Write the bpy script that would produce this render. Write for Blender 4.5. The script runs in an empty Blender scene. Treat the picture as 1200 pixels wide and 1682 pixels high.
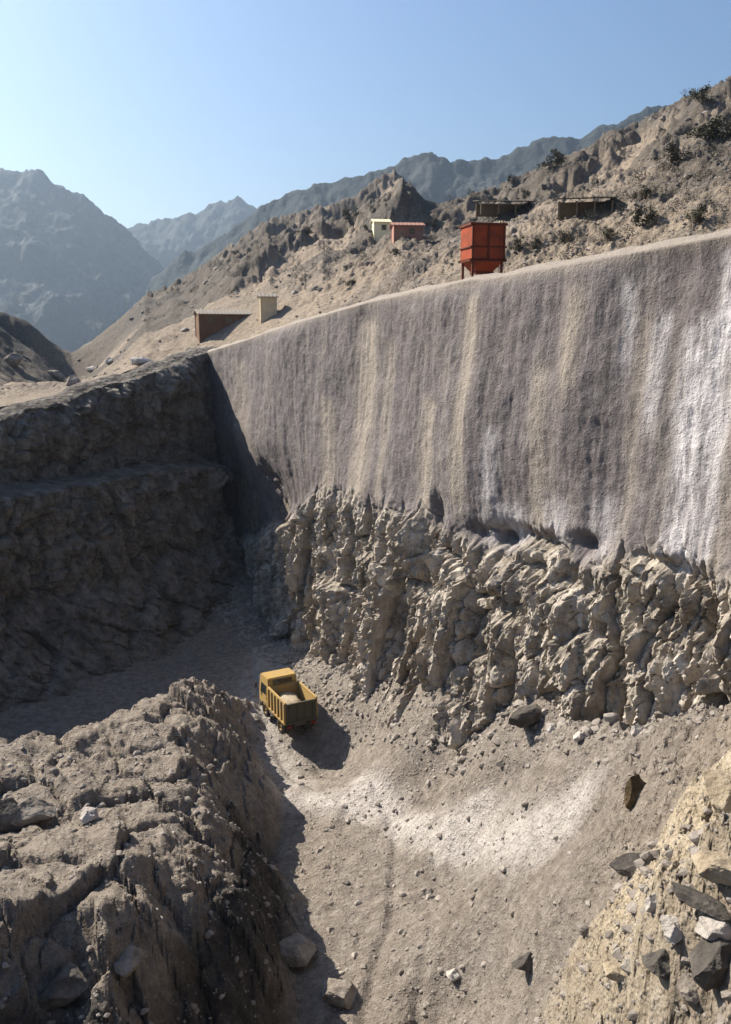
import bpy, bmesh, math, random
import numpy as np
from mathutils import Vector, Matrix

# ------------------------------------------------------------------ camera, sky, sun, exposure
scene = bpy.context.scene
COL = scene.collection
F, CX, CY = 1400.0, 600.0, 841.0          # focal length and centre of the view, in photo pixels
PITCH = math.radians(12.0)
cam_d = bpy.data.cameras.new('camera')
cam_d.sensor_fit = 'VERTICAL'; cam_d.sensor_height = 24.0; cam_d.lens = 24.0 * F / 1682.0
cam_d.clip_start = 0.2; cam_d.clip_end = 60000
cam = bpy.data.objects.new('camera', cam_d); COL.objects.link(cam)
cam.rotation_euler = (math.pi / 2 - PITCH, 0, 0)
scene.camera = cam

SUN_AZ = math.radians(55.5)               # left of straight ahead
SUN_EL = math.radians(37.5)
sun_dir = Vector((-math.sin(SUN_AZ) * math.cos(SUN_EL), math.cos(SUN_AZ) * math.cos(SUN_EL), math.sin(SUN_EL)))
world = bpy.data.worlds.new('World'); scene.world = world; world.use_nodes = True
wn = world.node_tree.nodes; wl = world.node_tree.links
sky = wn.new('ShaderNodeTexSky'); sky.sky_type = 'NISHITA'; sky.sun_disc = False
sky.sun_elevation = SUN_EL; sky.sun_rotation = -SUN_AZ
sky.altitude = 1500; sky.air_density = 1.6; sky.dust_density = 9.5; sky.ozone_density = 10.0
wl.new(sky.outputs['Color'], wn['Background'].inputs['Color'])
wn['Background'].inputs['Strength'].default_value = 0.058
sun_d = bpy.data.lights.new('sun', 'SUN'); sun_d.energy = 5.0; sun_d.angle = math.radians(0.5)
sun_d.color = (1.0, 0.91, 0.78)
sun = bpy.data.objects.new('sun', sun_d); COL.objects.link(sun)
sun.rotation_euler = (-sun_dir).to_track_quat('-Z', 'Y').to_euler()
scene.view_settings.view_transform = 'Standard'; scene.view_settings.look = 'None'
scene.view_settings.exposure = 1.15; scene.view_settings.gamma = 1.0
scene.cycles.volume_bounces = 0
scene.cycles.max_bounces = 6

# ------------------------------------------------------------------ helpers
def unp(px, py, Y):
    u = (px - CX) / F; v = (py - CY) / F
    dy = math.cos(PITCH) - v * math.sin(PITCH); dz = -math.sin(PITCH) - v * math.cos(PITCH)
    return (u / dy * Y, Y, dz / dy * Y)

_rs = np.random.RandomState(7)
PERM = _rs.permutation(256); PERM = np.concatenate([PERM, PERM, PERM])
GR = _rs.normal(size=(256, 3)); GR /= np.linalg.norm(GR, axis=1)[:, None]
def perlin(x, y, z):
    xi = np.floor(x).astype(np.int64); yi = np.floor(y).astype(np.int64); zi = np.floor(z).astype(np.int64)
    xf = x - xi; yf = y - yi; zf = z - zi
    xi &= 255; yi &= 255; zi &= 255
    u = xf**3 * (xf * (xf * 6 - 15) + 10); v = yf**3 * (yf * (yf * 6 - 15) + 10); w = zf**3 * (zf * (zf * 6 - 15) + 10)
    def g(i, j, k):
        h = GR[PERM[PERM[PERM[xi + i] + yi + j] + zi + k]]
        return h[..., 0] * (xf - i) + h[..., 1] * (yf - j) + h[..., 2] * (zf - k)
    def L(a, b, t): return a + (b - a) * t
    return L(L(L(g(0,0,0), g(1,0,0), u), L(g(0,1,0), g(1,1,0), u), v),
             L(L(g(0,0,1), g(1,0,1), u), L(g(0,1,1), g(1,1,1), u), v), w) * 1.6
def fbm(x, y, z, octv=5, gain=0.5, ridge=False):
    a = 1.0; s = 0.0; t = 0.0; o = 0.0
    for k in range(octv):
        n = perlin(x + o, y + o * 1.3, z - o)
        if ridge: n = 1.0 - 2.0 * np.abs(n)
        s = s + a * n; t += a
        a *= gain; x = x * 2.03; y = y * 2.03; z = z * 2.03; o += 17.3
    return s / t
def blocks(u, v, seed=0):
    """broken-rock relief: every cell is a tilted flat facet of its own height, with cracks between cells"""
    ui = np.floor(u).astype(np.int64); vi = np.floor(v).astype(np.int64)
    f1 = np.full(u.shape, 9.0); f2 = np.full(u.shape, 9.0); h = np.zeros(u.shape)
    for i in (-1, 0, 1):
        for j in (-1, 0, 1):
            a = ui + i; b = vi + j
            k = PERM[PERM[(a + seed) & 255] + (b & 255)]
            g = GR[k]; g2 = GR[PERM[k + 1]]
            cx = a + 0.5 + 0.45 * g[..., 0] * 1.2; cy = b + 0.5 + 0.45 * g[..., 1] * 1.2
            du = u - cx; dv = v - cy; d = np.sqrt(du * du + dv * dv)
            hh = g2[..., 0] * 0.55 + g2[..., 1] * du * 0.9 + g2[..., 2] * dv * 0.9
            near = d < f1
            f2 = np.where(near, f1, np.minimum(f2, d)); h = np.where(near, hh, h); f1 = np.where(near, d, f1)
    return h, f2 - f1
def ss(a, b, x):
    t = np.clip((x - a) / (b - a), 0, 1); return t * t * (3 - 2 * t)

class RBF:
    def __init__(self, pts, c=2.0):
        P = np.array(pts, float); self.p = P[:, :2]; self.c = c
        D = np.sqrt(((self.p[:, None] - self.p[None]) ** 2).sum(-1) + c * c)
        n = len(P); A = np.zeros((n + 3, n + 3)); A[:n, :n] = D + np.eye(n) * 0.05
        Q = np.c_[np.ones(n), self.p]; A[:n, n:] = Q; A[n:, :n] = Q.T
        self.w = np.linalg.solve(A, np.r_[P[:, 2], 0, 0, 0])
    def __call__(self, x, y):
        s = self.w[-3] + self.w[-2] * x + self.w[-1] * y
        for (a, b), w in zip(self.p, self.w):
            s = s + w * np.sqrt((x - a) ** 2 + (y - b) ** 2 + self.c ** 2)
        return s

def poly_sd(x, y, poly):
    """signed distance to a polygon, positive inside"""
    d = np.full(np.shape(x), 1e9); ins = np.zeros(np.shape(x), bool)
    n = len(poly)
    for i in range(n):
        ax, ay = poly[i]; bx, by = poly[(i + 1) % n]
        ex, ey = bx - ax, by - ay
        t = np.clip(((x - ax) * ex + (y - ay) * ey) / (ex * ex + ey * ey), 0, 1)
        d = np.minimum(d, (x - ax - t * ex) ** 2 + (y - ay - t * ey) ** 2)
        c = ((ay > y) != (by > y)) & (x < (bx - ax) * (y - ay) / (by - ay + 1e-12) + ax)
        ins ^= c
    d = np.sqrt(d)
    return np.where(ins, d, -d)
def seg_d(x, y, pts):
    d = np.full(np.shape(x), 1e9)
    for (ax, ay), (bx, by) in zip(pts[:-1], pts[1:]):
        ex, ey = bx - ax, by - ay
        t = np.clip(((x - ax) * ex + (y - ay) * ey) / (ex * ex + ey * ey), 0, 1)
        d = np.minimum(d, (x - ax - t * ex) ** 2 + (y - ay - t * ey) ** 2)
    return np.sqrt(d)

def link(name, me, mat=None, parent=None, loc=None, rotz=None):
    o = bpy.data.objects.new(name, me); COL.objects.link(o)
    if mat and me is not None and not me.materials: me.materials.append(mat)
    if parent: o.parent = parent
    if loc is not None: o.location = loc
    if rotz is not None: o.rotation_euler = (0, 0, rotz)
    return o
def np_mesh(name, V, Fq, smooth=True):
    me = bpy.data.meshes.new(name)
    V = np.asarray(V, np.float32); Fq = np.asarray(Fq, np.int32); k = Fq.shape[1]
    me.vertices.add(len(V)); me.vertices.foreach_set('co', V.ravel())
    me.loops.add(Fq.size); me.loops.foreach_set('vertex_index', Fq.ravel())
    me.polygons.add(len(Fq)); me.polygons.foreach_set('loop_start', np.arange(len(Fq), dtype=np.int32) * k)
    me.polygons.foreach_set('loop_total', np.full(len(Fq), k, np.int32))
    me.polygons.foreach_set('use_smooth', np.full(len(Fq), smooth))
    me.update(); me.validate(); return me
def grid_faces(n, m, flip=False):
    i = np.arange(n - 1)[:, None]; j = np.arange(m - 1)[None]
    a = (i * m + j).ravel(); b = a + 1; c = a + m + 1; d = a + m
    return np.c_[a, d, c, b] if flip else np.c_[a, b, c, d]
def add_mask(me, R, G, B):
    at = me.attributes.new('mask', 'FLOAT_COLOR', 'POINT')
    c = np.ones((len(me.vertices), 4), np.float32)
    c[:, 0] = np.ravel(R); c[:, 1] = np.ravel(G); c[:, 2] = np.ravel(B)
    at.data.foreach_set('color', c.ravel())
def tag(o, label=None, cat=None, group=None, kind=None):
    if label: o['label'] = label
    if cat: o['category'] = cat
    if group: o['group'] = group
    if kind: o['kind'] = kind
    return o
def empty(name, loc, rotz=0.0):
    o = bpy.data.objects.new(name, None); COL.objects.link(o)
    o.location = loc; o.rotation_euler = (0, 0, rotz); o.empty_display_size = 0.3
    return o
def copy_tree(o, parent=None):
    c = o.copy(); COL.objects.link(c); c.parent = parent
    for ch in list(o.children): copy_tree(ch, c)
    return c

# ------------------------------------------------------------------ materials
class NT:
    def __init__(self, name):
        self.m = bpy.data.materials.new(name); self.m.use_nodes = True
        self.t = self.m.node_tree; self.n = self.t.nodes; self.b = self.n['Principled BSDF']
    def l(self, a, b): self.t.links.new(a, b)
    def coord(self, scale=(1, 1, 1), loc=(0, 0, 0), kind='Object'):
        tc = self.n.new('ShaderNodeTexCoord'); mp = self.n.new('ShaderNodeMapping')
        mp.inputs['Scale'].default_value = scale; mp.inputs['Location'].default_value = loc
        self.l(tc.outputs[kind], mp.inputs['Vector']); return mp.outputs['Vector']
    def noise(self, vec, scale, detail=8, rough=0.6, dist=0.0, kind=None):
        n = self.n.new('ShaderNodeTexNoise'); n.inputs['Scale'].default_value = scale
        n.inputs['Detail'].default_value = detail; n.inputs['Roughness'].default_value = rough
        n.inputs['Distortion'].default_value = dist
        if kind: n.noise_type = kind
        self.l(vec, n.inputs['Vector']); return n.outputs['Fac']
    def voro(self, vec, scale, feature='F1', rnd=1.0):
        n = self.n.new('ShaderNodeTexVoronoi'); n.feature = feature
        n.inputs['Scale'].default_value = scale; n.inputs['Randomness'].default_value = rnd
        self.l(vec, n.inputs['Vector']); return n.outputs['Distance']
    def ramp(self, fac, stops):
        r = self.n.new('ShaderNodeValToRGB'); e = r.color_ramp.elements
        while len(e) < len(stops): e.new(0.5)
        for k, (p, c) in enumerate(stops):
            e[k].position = p; e[k].color = (c[0], c[1], c[2], 1) if isinstance(c, tuple) else (c, c, c, 1)
        self.l(fac, r.inputs['Fac']); return r.outputs['Color']
    def mix(self, fac, a, b, mode='MIX'):
        m = self.n.new('ShaderNodeMix'); m.data_type = 'RGBA'; m.blend_type = mode
        for s, x in ((m.inputs['Factor'], fac), (m.inputs['A'], a), (m.inputs['B'], b)):
            if isinstance(x, (int, float)): s.default_value = x
            elif isinstance(x, tuple): s.default_value = (x[0], x[1], x[2], 1)
            else: self.l(x, s)
        return m.outputs['Result']
    def math(self, op, a, b=0.0):
        m = self.n.new('ShaderNodeMath'); m.operation = op
        for s, x in ((m.inputs[0], a), (m.inputs[1], b)):
            if isinstance(x, (int, float)): s.default_value = x
            else: self.l(x, s)
        return m.outputs[0]
    def attr(self, name='mask'):
        a = self.n.new('ShaderNodeAttribute'); a.attribute_name = name
        s = self.n.new('ShaderNodeSeparateColor'); self.l(a.outputs['Color'], s.inputs['Color'])
        return s.outputs['Red'], s.outputs['Green'], s.outputs['Blue']
    def bump(self, h, dist, strength=1.0, prev=None):
        b = self.n.new('ShaderNodeBump'); b.inputs['Distance'].default_value = dist
        b.inputs['Strength'].default_value = strength
        self.l(h, b.inputs['Height'])
        if prev: self.l(prev, b.inputs['Normal'])
        return b.outputs['Normal']
    def done(self, col=None, rough=0.9, normal=None, metal=None, spec=0.2):
        if col is not None:
            if isinstance(col, tuple): self.b.inputs['Base Color'].default_value = (*col, 1)
            else: self.l(col, self.b.inputs['Base Color'])
        if isinstance(rough, (int, float)): self.b.inputs['Roughness'].default_value = rough
        else: self.l(rough, self.b.inputs['Roughness'])
        if normal: self.l(normal, self.b.inputs['Normal'])
        if metal is not None: self.b.inputs['Metallic'].default_value = metal
        self.b.inputs['Specular IOR Level'].default_value = spec
        return self.m

def mat_ground():
    k = NT('ground_soil'); v = k.coord()
    dust, yel, rock = k.attr()
    n1 = k.noise(v, 0.35, 10, 0.62); n2 = k.noise(v, 2.3, 10, 0.7); n3 = k.noise(v, 11, 6, 0.7)
    grey = k.ramp(n2, [(0.28, (0.13, 0.112, 0.094)), (0.5, (0.235, 0.206, 0.178)), (0.72, (0.36, 0.32, 0.28))])
    tan = k.ramp(n2, [(0.28, (0.15, 0.112, 0.078)), (0.5, (0.29, 0.23, 0.168)), (0.75, (0.45, 0.37, 0.28))])
    c = k.mix(k.ramp(n1, [(0.35, 0.0), (0.65, 1.0)]), grey, k.mix(0.25, grey, tan))
    c = k.mix(k.math('MULTIPLY', yel, 0.8), c, tan)
    bk = k.n.new('ShaderNodeAttribute'); bk.attribute_name = 'bank'
    c = k.mix(bk.outputs['Fac'], c, k.ramp(n2, [(0.28, (0.27, 0.21, 0.14)), (0.5, (0.46, 0.38, 0.27)), (0.72, (0.60, 0.52, 0.40))]))
    rk = k.ramp(n2, [(0.3, (0.07, 0.06, 0.05)), (0.55, (0.21, 0.18, 0.155)), (0.75, (0.33, 0.29, 0.25))])
    c = k.mix(rock, c, rk)
    c = k.mix(k.math('MULTIPLY', dust, k.ramp(n2, [(0.3, 0.45), (0.6, 1.0)])), c, (0.52, 0.48, 0.445))
    c = k.mix(k.ramp(n3, [(0.3, 0.45), (0.5, 0.0)]), c, (0.10, 0.085, 0.07))
    sh = k.n.new('ShaderNodeAttribute'); sh.attribute_name = 'shade_and_rock'
    c = k.mix(k.math('MULTIPLY', sh.outputs['Fac'], 0.95), c, k.ramp(n2, [(0.3, (0.02, 0.02, 0.019)), (0.55, (0.05, 0.046, 0.042)), (0.78, (0.16, 0.145, 0.125))]))  # painted shade of the mound, plus dark rock of knoll and outcrops
    h = k.math('ADD', k.math('MULTIPLY', n2, 0.6), k.math('MULTIPLY', n3, 0.25))
    nn = k.bump(n1, 0.9, 0.7)
    nn = k.bump(h, 0.35, 1.0, nn)
    st = k.voro(v, 4.2); st2 = k.voro(v, 12.0)
    nn = k.bump(k.ramp(st, [(0.0, 1.0), (0.45, 0.0)]), 0.10, 0.7, nn)
    nn = k.bump(k.ramp(st2, [(0.0, 1.0), (0.5, 0.0)]), 0.04, 0.8, nn)
    return k.done(c, 0.95, nn)
def mat_wall(dark=1.0, nm='wall_surface'):
    k = NT(nm); v = k.coord()
    rock, white, tanm = k.attr()
    sv = k.coord((1, 1, 0.12)); sv2 = k.coord((1, 1, 0.06), (5, 3, 1))
    s1 = k.noise(sv, 0.9, 8, 0.6); s2 = k.noise(sv2, 1.7, 8, 0.6); n2 = k.noise(v, 1.8, 10, 0.7); n3 = k.noise(v, 9, 6, 0.7)
    base = k.ramp(n2, [(0.3, (0.095, 0.082, 0.083)), (0.52, (0.158, 0.139, 0.139)), (0.75, (0.235, 0.212, 0.212))])
    drip = k.mix(k.ramp(s1, [(0.47, 0.0), (0.75, 0.55)]), base, (0.28, 0.242, 0.20))
    drip = k.mix(k.ramp(s2, [(0.56, 0.0), (0.8, 0.25)]), drip, (0.36, 0.33, 0.30))
    drip = k.mix(k.ramp(s2, [(0.28, 0.35), (0.45, 0.0)]), drip, (0.095, 0.08, 0.08))
    drip = k.mix(k.ramp(k.noise(k.coord((1, 1, 0.45)), 0.35, 6, 0.6), [(0.42, 0.0), (0.62, 0.65)]), drip, k.mix(0.5, base, (0.15, 0.125, 0.115)))
    drip = k.mix(k.math('MULTIPLY', tanm, 0.8), drip, (0.33, 0.285, 0.235))
    wm = k.math('MULTIPLY', white, k.ramp(k.noise(k.coord((1, 1, 0.15)), 3.0, 8, 0.7), [(0.32, 0.1), (0.55, 1.0)]))
    drip = k.mix(wm, drip, (0.56, 0.53, 0.53))
    rk = k.ramp(k.noise(v, 1.1, 12, 0.68), [(0.28, (0.13, 0.108, 0.084)), (0.45, (0.27, 0.235, 0.19)), (0.58, (0.40, 0.35, 0.285)), (0.72, (0.56, 0.51, 0.44))])
    rk = k.mix(k.ramp(k.noise(k.coord((1, 1, 0.22), (3, 8, 2)), 0.9, 8, 0.65), [(0.46, 0.0), (0.64, 0.85)]), rk, (0.54, 0.48, 0.41))
    rk = k.mix(k.ramp(k.noise(k.coord((1, 1, 0.6), (9, 1, 4)), 0.5, 8, 0.65), [(0.5, 0.0), (0.62, 0.55)]), rk, (0.13, 0.105, 0.08))
    c = k.mix(k.ramp(k.math('ADD', k.math('MULTIPLY', rock, 0.75), k.math('MULTIPLY', k.noise(k.coord((1, 1, 0.25), (2, 2, 2)), 1.2, 8, 0.65), 0.5)), [(0.42, 0.0), (0.75, 1.0)]), drip, rk)
    c = k.mix(k.ramp(n3, [(0.3, 0.4), (0.48, 0.0)]), c, (0.08, 0.07, 0.06))
    if dark < 1: c = k.mix(1.0, c, (dark, dark, dark * 1.02), 'MULTIPLY')  # left face only: its shade put into the colour
    h = k.math('ADD', k.math('MULTIPLY', n2, 0.5), k.math('MULTIPLY', n3, 0.2))
    nn = k.bump(h, 0.3, 0.9)
    nn = k.bump(s2, 0.04, 0.6, nn)
    nn = k.bump(k.math('MULTIPLY', rock, k.voro(k.coord((1, 1, 0.7)), 2.3)), 0.25, 0.8, nn)
    nn = k.bump(k.ramp(k.voro(v, 7.0), [(0.0, 1.0), (0.4, 0.0)]), 0.04, 0.6, nn)
    nn = k.bump(k.noise(v, 30, 5, 0.7), 0.025, 0.7, nn)
    return k.done(c, 0.93, nn)
def mat_hill():
    k = NT('hill_rock'); v = k.coord()
    a = k.noise(v, 0.03, 12, 0.65); b = k.noise(v, 0.25, 10, 0.7); c3 = k.noise(v, 1.6, 6, 0.7)
    c = k.ramp(b, [(0.3, (0.09, 0.075, 0.055)), (0.5, (0.21, 0.175, 0.125)), (0.72, (0.33, 0.28, 0.20))])
    c = k.mix(k.ramp(a, [(0.4, 0.0), (0.6, 0.6)]), c, (0.17, 0.145, 0.125))
    c = k.mix(k.ramp(c3, [(0.55, 0.0), (0.68, 0.6)]), c, (0.06, 0.058, 0.035))
    nn = k.bump(b, 1.2, 0.8); nn = k.bump(c3, 0.3, 0.8, nn)
    return k.done(c, 0.95, nn)
def mat_mountain():
    k = NT('mountain_rock'); v = k.coord()
    b = k.noise(v, 0.004, 14, 0.65); c3 = k.noise(v, 0.03, 8, 0.7)
    c = k.ramp(b, [(0.35, (0.015, 0.023, 0.022)), (0.55, (0.035, 0.043, 0.042)), (0.7, (0.085, 0.085, 0.082))])
    nn = k.bump(c3, 20, 0.8)
    return k.done(c, 0.95, nn)
def mat_rock(name, stops, sc=1.5):
    k = NT(name); v = k.coord()
    n = k.noise(v, sc, 12, 0.7); n2 = k.noise(v, sc * 9, 6, 0.7)
    c = k.ramp(n, stops)
    nn = k.bump(n, 0.15, 0.8); nn = k.bump(n2, 0.03, 0.8, nn)
    return k.done(c, 0.9, nn)
def mat_paint(name, col, wear, rough=0.5, sc=3.0, dirt=(0.2, 0.16, 0.12), amount=0.5, metal=0.0):
    k = NT(name); v = k.coord()
    n = k.noise(v, sc, 10, 0.7); n2 = k.noise(v, sc * 6, 6, 0.7)
    c = k.mix(k.ramp(n, [(0.45, 0.0), (0.7, amount)]), col, dirt)
    c = k.mix(k.ramp(n2, [(0.6, 0.0), (0.72, 0.7)]), c, wear)
    return k.done(c, k.ramp(n, [(0.3, rough), (0.7, min(1, rough + 0.35))]), k.bump(n2, 0.01, 0.4), metal)

M = {}
M['ground'] = mat_ground(); M['wall'] = mat_wall(); M['face_with_shade'] = mat_wall(0.42, 'face_rock_with_shade'); M['hill'] = mat_hill(); M['mountain'] = mat_mountain()  # left face: wall material darkened to paint in its shade
M['boulder'] = mat_rock('boulder_stone', [(0.3, (0.10, 0.085, 0.07)), (0.5, (0.22, 0.19, 0.16)), (0.7, (0.37, 0.33, 0.28))])
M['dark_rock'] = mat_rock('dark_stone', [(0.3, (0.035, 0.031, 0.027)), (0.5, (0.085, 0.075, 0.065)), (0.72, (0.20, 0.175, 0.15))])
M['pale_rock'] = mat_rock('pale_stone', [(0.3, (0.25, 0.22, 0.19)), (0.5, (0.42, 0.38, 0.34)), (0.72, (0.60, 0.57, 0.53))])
M['ochre_rock'] = mat_rock('ochre_stone', [(0.3, (0.03, 0.02, 0.01)), (0.5, (0.08, 0.055, 0.03)), (0.72, (0.2, 0.15, 0.09))])
M['tan_rock'] = mat_rock('tan_stone', [(0.3, (0.16, 0.12, 0.08)), (0.5, (0.33, 0.27, 0.19)), (0.72, (0.47, 0.40, 0.30))])
M['yellow'] = mat_paint('yellow_paint', (0.38, 0.25, 0.08), (0.24, 0.18, 0.11), 0.7, 1.3, (0.31, 0.235, 0.145), 1.0)
M['pale_yellow'] = mat_paint('pale_yellow_paint', (0.82, 0.76, 0.52), (0.6, 0.5, 0.3), 0.5, 2.0, (0.74, 0.68, 0.5), 0.5)
M['rust'] = mat_paint('rust_red_paint', (0.29, 0.055, 0.02), (0.10, 0.04, 0.028), 0.85, 1.0, (0.13, 0.04, 0.022), 1.0)
M['rust_dark'] = mat_paint('dark_rust', (0.12, 0.03, 0.014), (0.05, 0.02, 0.01), 0.7, 2.0, (0.09, 0.03, 0.02), 0.8)
M['pink'] = mat_paint('faded_red_paint', (0.33, 0.17, 0.13), (0.3, 0.2, 0.16), 0.7, 2.0, (0.33, 0.22, 0.17), 0.7)
M['brown_sheet'] = mat_paint('brown_sheet_metal', (0.13, 0.07, 0.04), (0.2, 0.14, 0.1), 0.8, 1.2, (0.2, 0.13, 0.08), 0.8)
M['roof_sheet'] = mat_paint('weathered_roof_sheet', (0.30, 0.27, 0.23), (0.2, 0.13, 0.09), 0.7, 1.2, (0.26, 0.20, 0.15), 0.8)
M['dark_sheet_and_shade'] = mat_paint('tarpaulin_and_gate_shade', (0.07, 0.065, 0.045), (0.15, 0.13, 0.1), 0.8, 1.2, (0.12, 0.10, 0.07), 0.6)  # shelter roofs; also the painted shade of the truck's tailgate
M['cream'] = mat_paint('cream_plaster', (0.62, 0.53, 0.36), (0.35, 0.28, 0.2), 0.9, 1.5, (0.45, 0.37, 0.25), 0.7)
M['steel'] = mat_paint('dirty_steel', (0.10, 0.095, 0.09), (0.2, 0.15, 0.1), 0.55, 3, (0.18, 0.14, 0.10), 0.8, 0.3)
M['wood'] = mat_paint('weathered_timber', (0.20, 0.15, 0.10), (0.1, 0.08, 0.06), 0.9, 4, (0.12, 0.10, 0.08), 0.7)
k = NT('tyre_rubber'); M['rubber'] = k.done(k.mix(k.ramp(k.noise(k.coord(), 6, 6, 0.7), [(0.4, 0.0), (0.7, 0.7)]), (0.018, 0.018, 0.018), (0.14, 0.11, 0.09)), 0.9)
k = NT('window_glass'); M['glass'] = k.done(k.mix(k.ramp(k.noise(k.coord(), 5, 4, 0.6), [(0.4, 0.0), (0.8, 0.4)]), (0.012, 0.014, 0.016), (0.10, 0.09, 0.08)), 0.15, spec=0.6)
k = NT('red_lens'); M['lens'] = k.done(k.mix(k.noise(k.coord(), 20, 2), (0.35, 0.02, 0.02), (0.2, 0.02, 0.02)), 0.3)
k = NT('leaf_green'); M['leaf'] = k.done(k.ramp(k.noise(k.coord(), 4, 4, 0.7), [(0.3, (0.028, 0.026, 0.015)), (0.5, (0.06, 0.055, 0.032)), (0.75, (0.12, 0.105, 0.065))]), 0.8)
k = NT('bark_brown'); M['bark'] = k.done(k.ramp(k.noise(k.coord((1, 1, 0.2)), 14, 6, 0.7), [(0.3, (0.05, 0.035, 0.025)), (0.7, (0.14, 0.11, 0.08))]), 0.9)

# ------------------------------------------------------------------ the pit's plan
K0 = np.array([-15.0, 82.0]); MW = np.array([0.4472, -0.8944]); NW = np.array([-0.8944, -0.4472])   # main wall: start, along, towards the pit
LW = np.array([-0.4472, -0.8944]); NL = np.array([0.8944, -0.4472])                                  # left wall: along towards the viewer, towards the pit
def top_main(s): return np.interp(s, [-20, 0, 17.9, 33.5, 47, 54.8, 60.4, 90], [-3.2, -2.0, 0.0, 1.65, 2.35, 2.75, 3.1, 4.6])
def shot_bottom(s): return np.interp(s, [-5, 6, 18, 26, 33.5, 47, 54.8, 60.4, 90], [-27, -19.5, -14.6, -12.2, -10.3, -9.9, -8.9, -8.4, -6])
def top_left(s): return np.interp(s, [-20, 0, 12, 25, 50, 100], [-1.5, -2.0, -4.0, -6.0, -7.5, -10])
def wall_coords(x, y):
    dx = x - K0[0]; dy = y - K0[1]
    return dx * MW[0] + dy * MW[1], -(dx * NW[0] + dy * NW[1]), dx * LW[0] + dy * LW[1], -(dx * NL[0] + dy * NL[1])

floor_pts = [unp(*p) for p in [
    (480,1050,61), (410,1085,56), (350,1100,55), (200,1130,52.5), (430,1170,48.5), (500,1200,46), (560,1250,43), (470,1300,39.5),
    (560,1070,52.5), (650,1095,45), (750,1135,38), (850,1175,32.5), (950,1195,28.5), (1050,1225,24.8), (1200,1200,20.5),
    (600,1400,33.5), (520,1490,30), (620,1500,29), (700,1300,35.5), (700,1600,25), (600,1680,23.8), (780,1400,29.5), (850,1300,29), (850,1500,24),
    (950,1350,24.5), (900,1500,22), (850,1620,21.5), (1040,1310,22.5), (1130,1290,20.5), (760,1682,23.0),
    (1000,1480,20), (900,1650,19.5),
    (1200,1345,16.0), (1120,1440,14.5), (1040,1560,13.2), (960,1682,12.3), (1130,1560,11.2), (1200,1500,10.6), (1080,1682,10.0), (1200,1682,8.4)]]
floor_pts += [(-10,25,-22.5), (-5,20,-22), (-14,30,-22), (-10,12,-20), (-16,18,-18), (-2,15,-20.5), (0.5,11,-18.5), (-6,8,-15), (2,7,-10.5), (0,4.5,-8.5), (-4,4,-9),
              (5,4,-6), (0,0,-1.9), (9,2,-4.2), (-12,2,-8), (14,10,-6), (5.4,36.3,-17.4), (9,29.1,-14.4), (12.5,22,-11.7), (16,14.8,-8.5), (-22,35,-22.5), (-20,45,-23), (-16,60,-23), (-14,68,-22.5), (-26,20,-19), (-12,74,-21),
              (-30,0,-14), (0,-20,-1.8), (30,-20,-2), (-40,-20,-12), (-22, 52, -22.5), (-25,40,-21.5)]
R_floor = RBF(floor_pts, 1.2)
mound_poly = [(-8.9,46.8), (-8.3,44), (-6.9,38.5), (-6.1,33), (-4.9,28.3), (-5.0,25.0), (-5.6,21.6), (-6.4,18.9), (-8.0,19.6), (-9.8,18.6), (-16,19.5), (-24,27), (-24,33), (-17,37), (-14.3,37.2), (-12.4,41), (-10.5,45.2)]
mound_pts = [unp(*p) for p in [(350,1104,46), (250,1130,42), (180,1170,38.5), (100,1214,35.6), (0,1222,35.6), (365,1220,36), (365,1330,28), (250,1300,30.5), (130,1320,28),
    (0,1330,27.5), (20,1400,24.5), (120,1420,23.6), (250,1430,23.6), (300,1440,23), (180,1520,20), (0,1540,19), (60,1500,20.8)]] + [(-24,30,-18)]
R_mound = RBF(mound_pts, 1.5)
RUTS = [unp(430,1085,56)[:2], unp(455,1180,48)[:2], unp(500,1260,42.5)[:2], unp(600,1330,37)[:2], unp(720,1380,32.5)[:2], unp(840,1400,29)[:2], unp(930,1370,27)[:2]]
RUTS2 = [unp(520,1200,46)[:2], unp(620,1250,41)[:2], unp(680,1350,34.5)[:2], unp(680,1500,28.5)[:2], unp(640,1682,23.8)[:2]]
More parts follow.
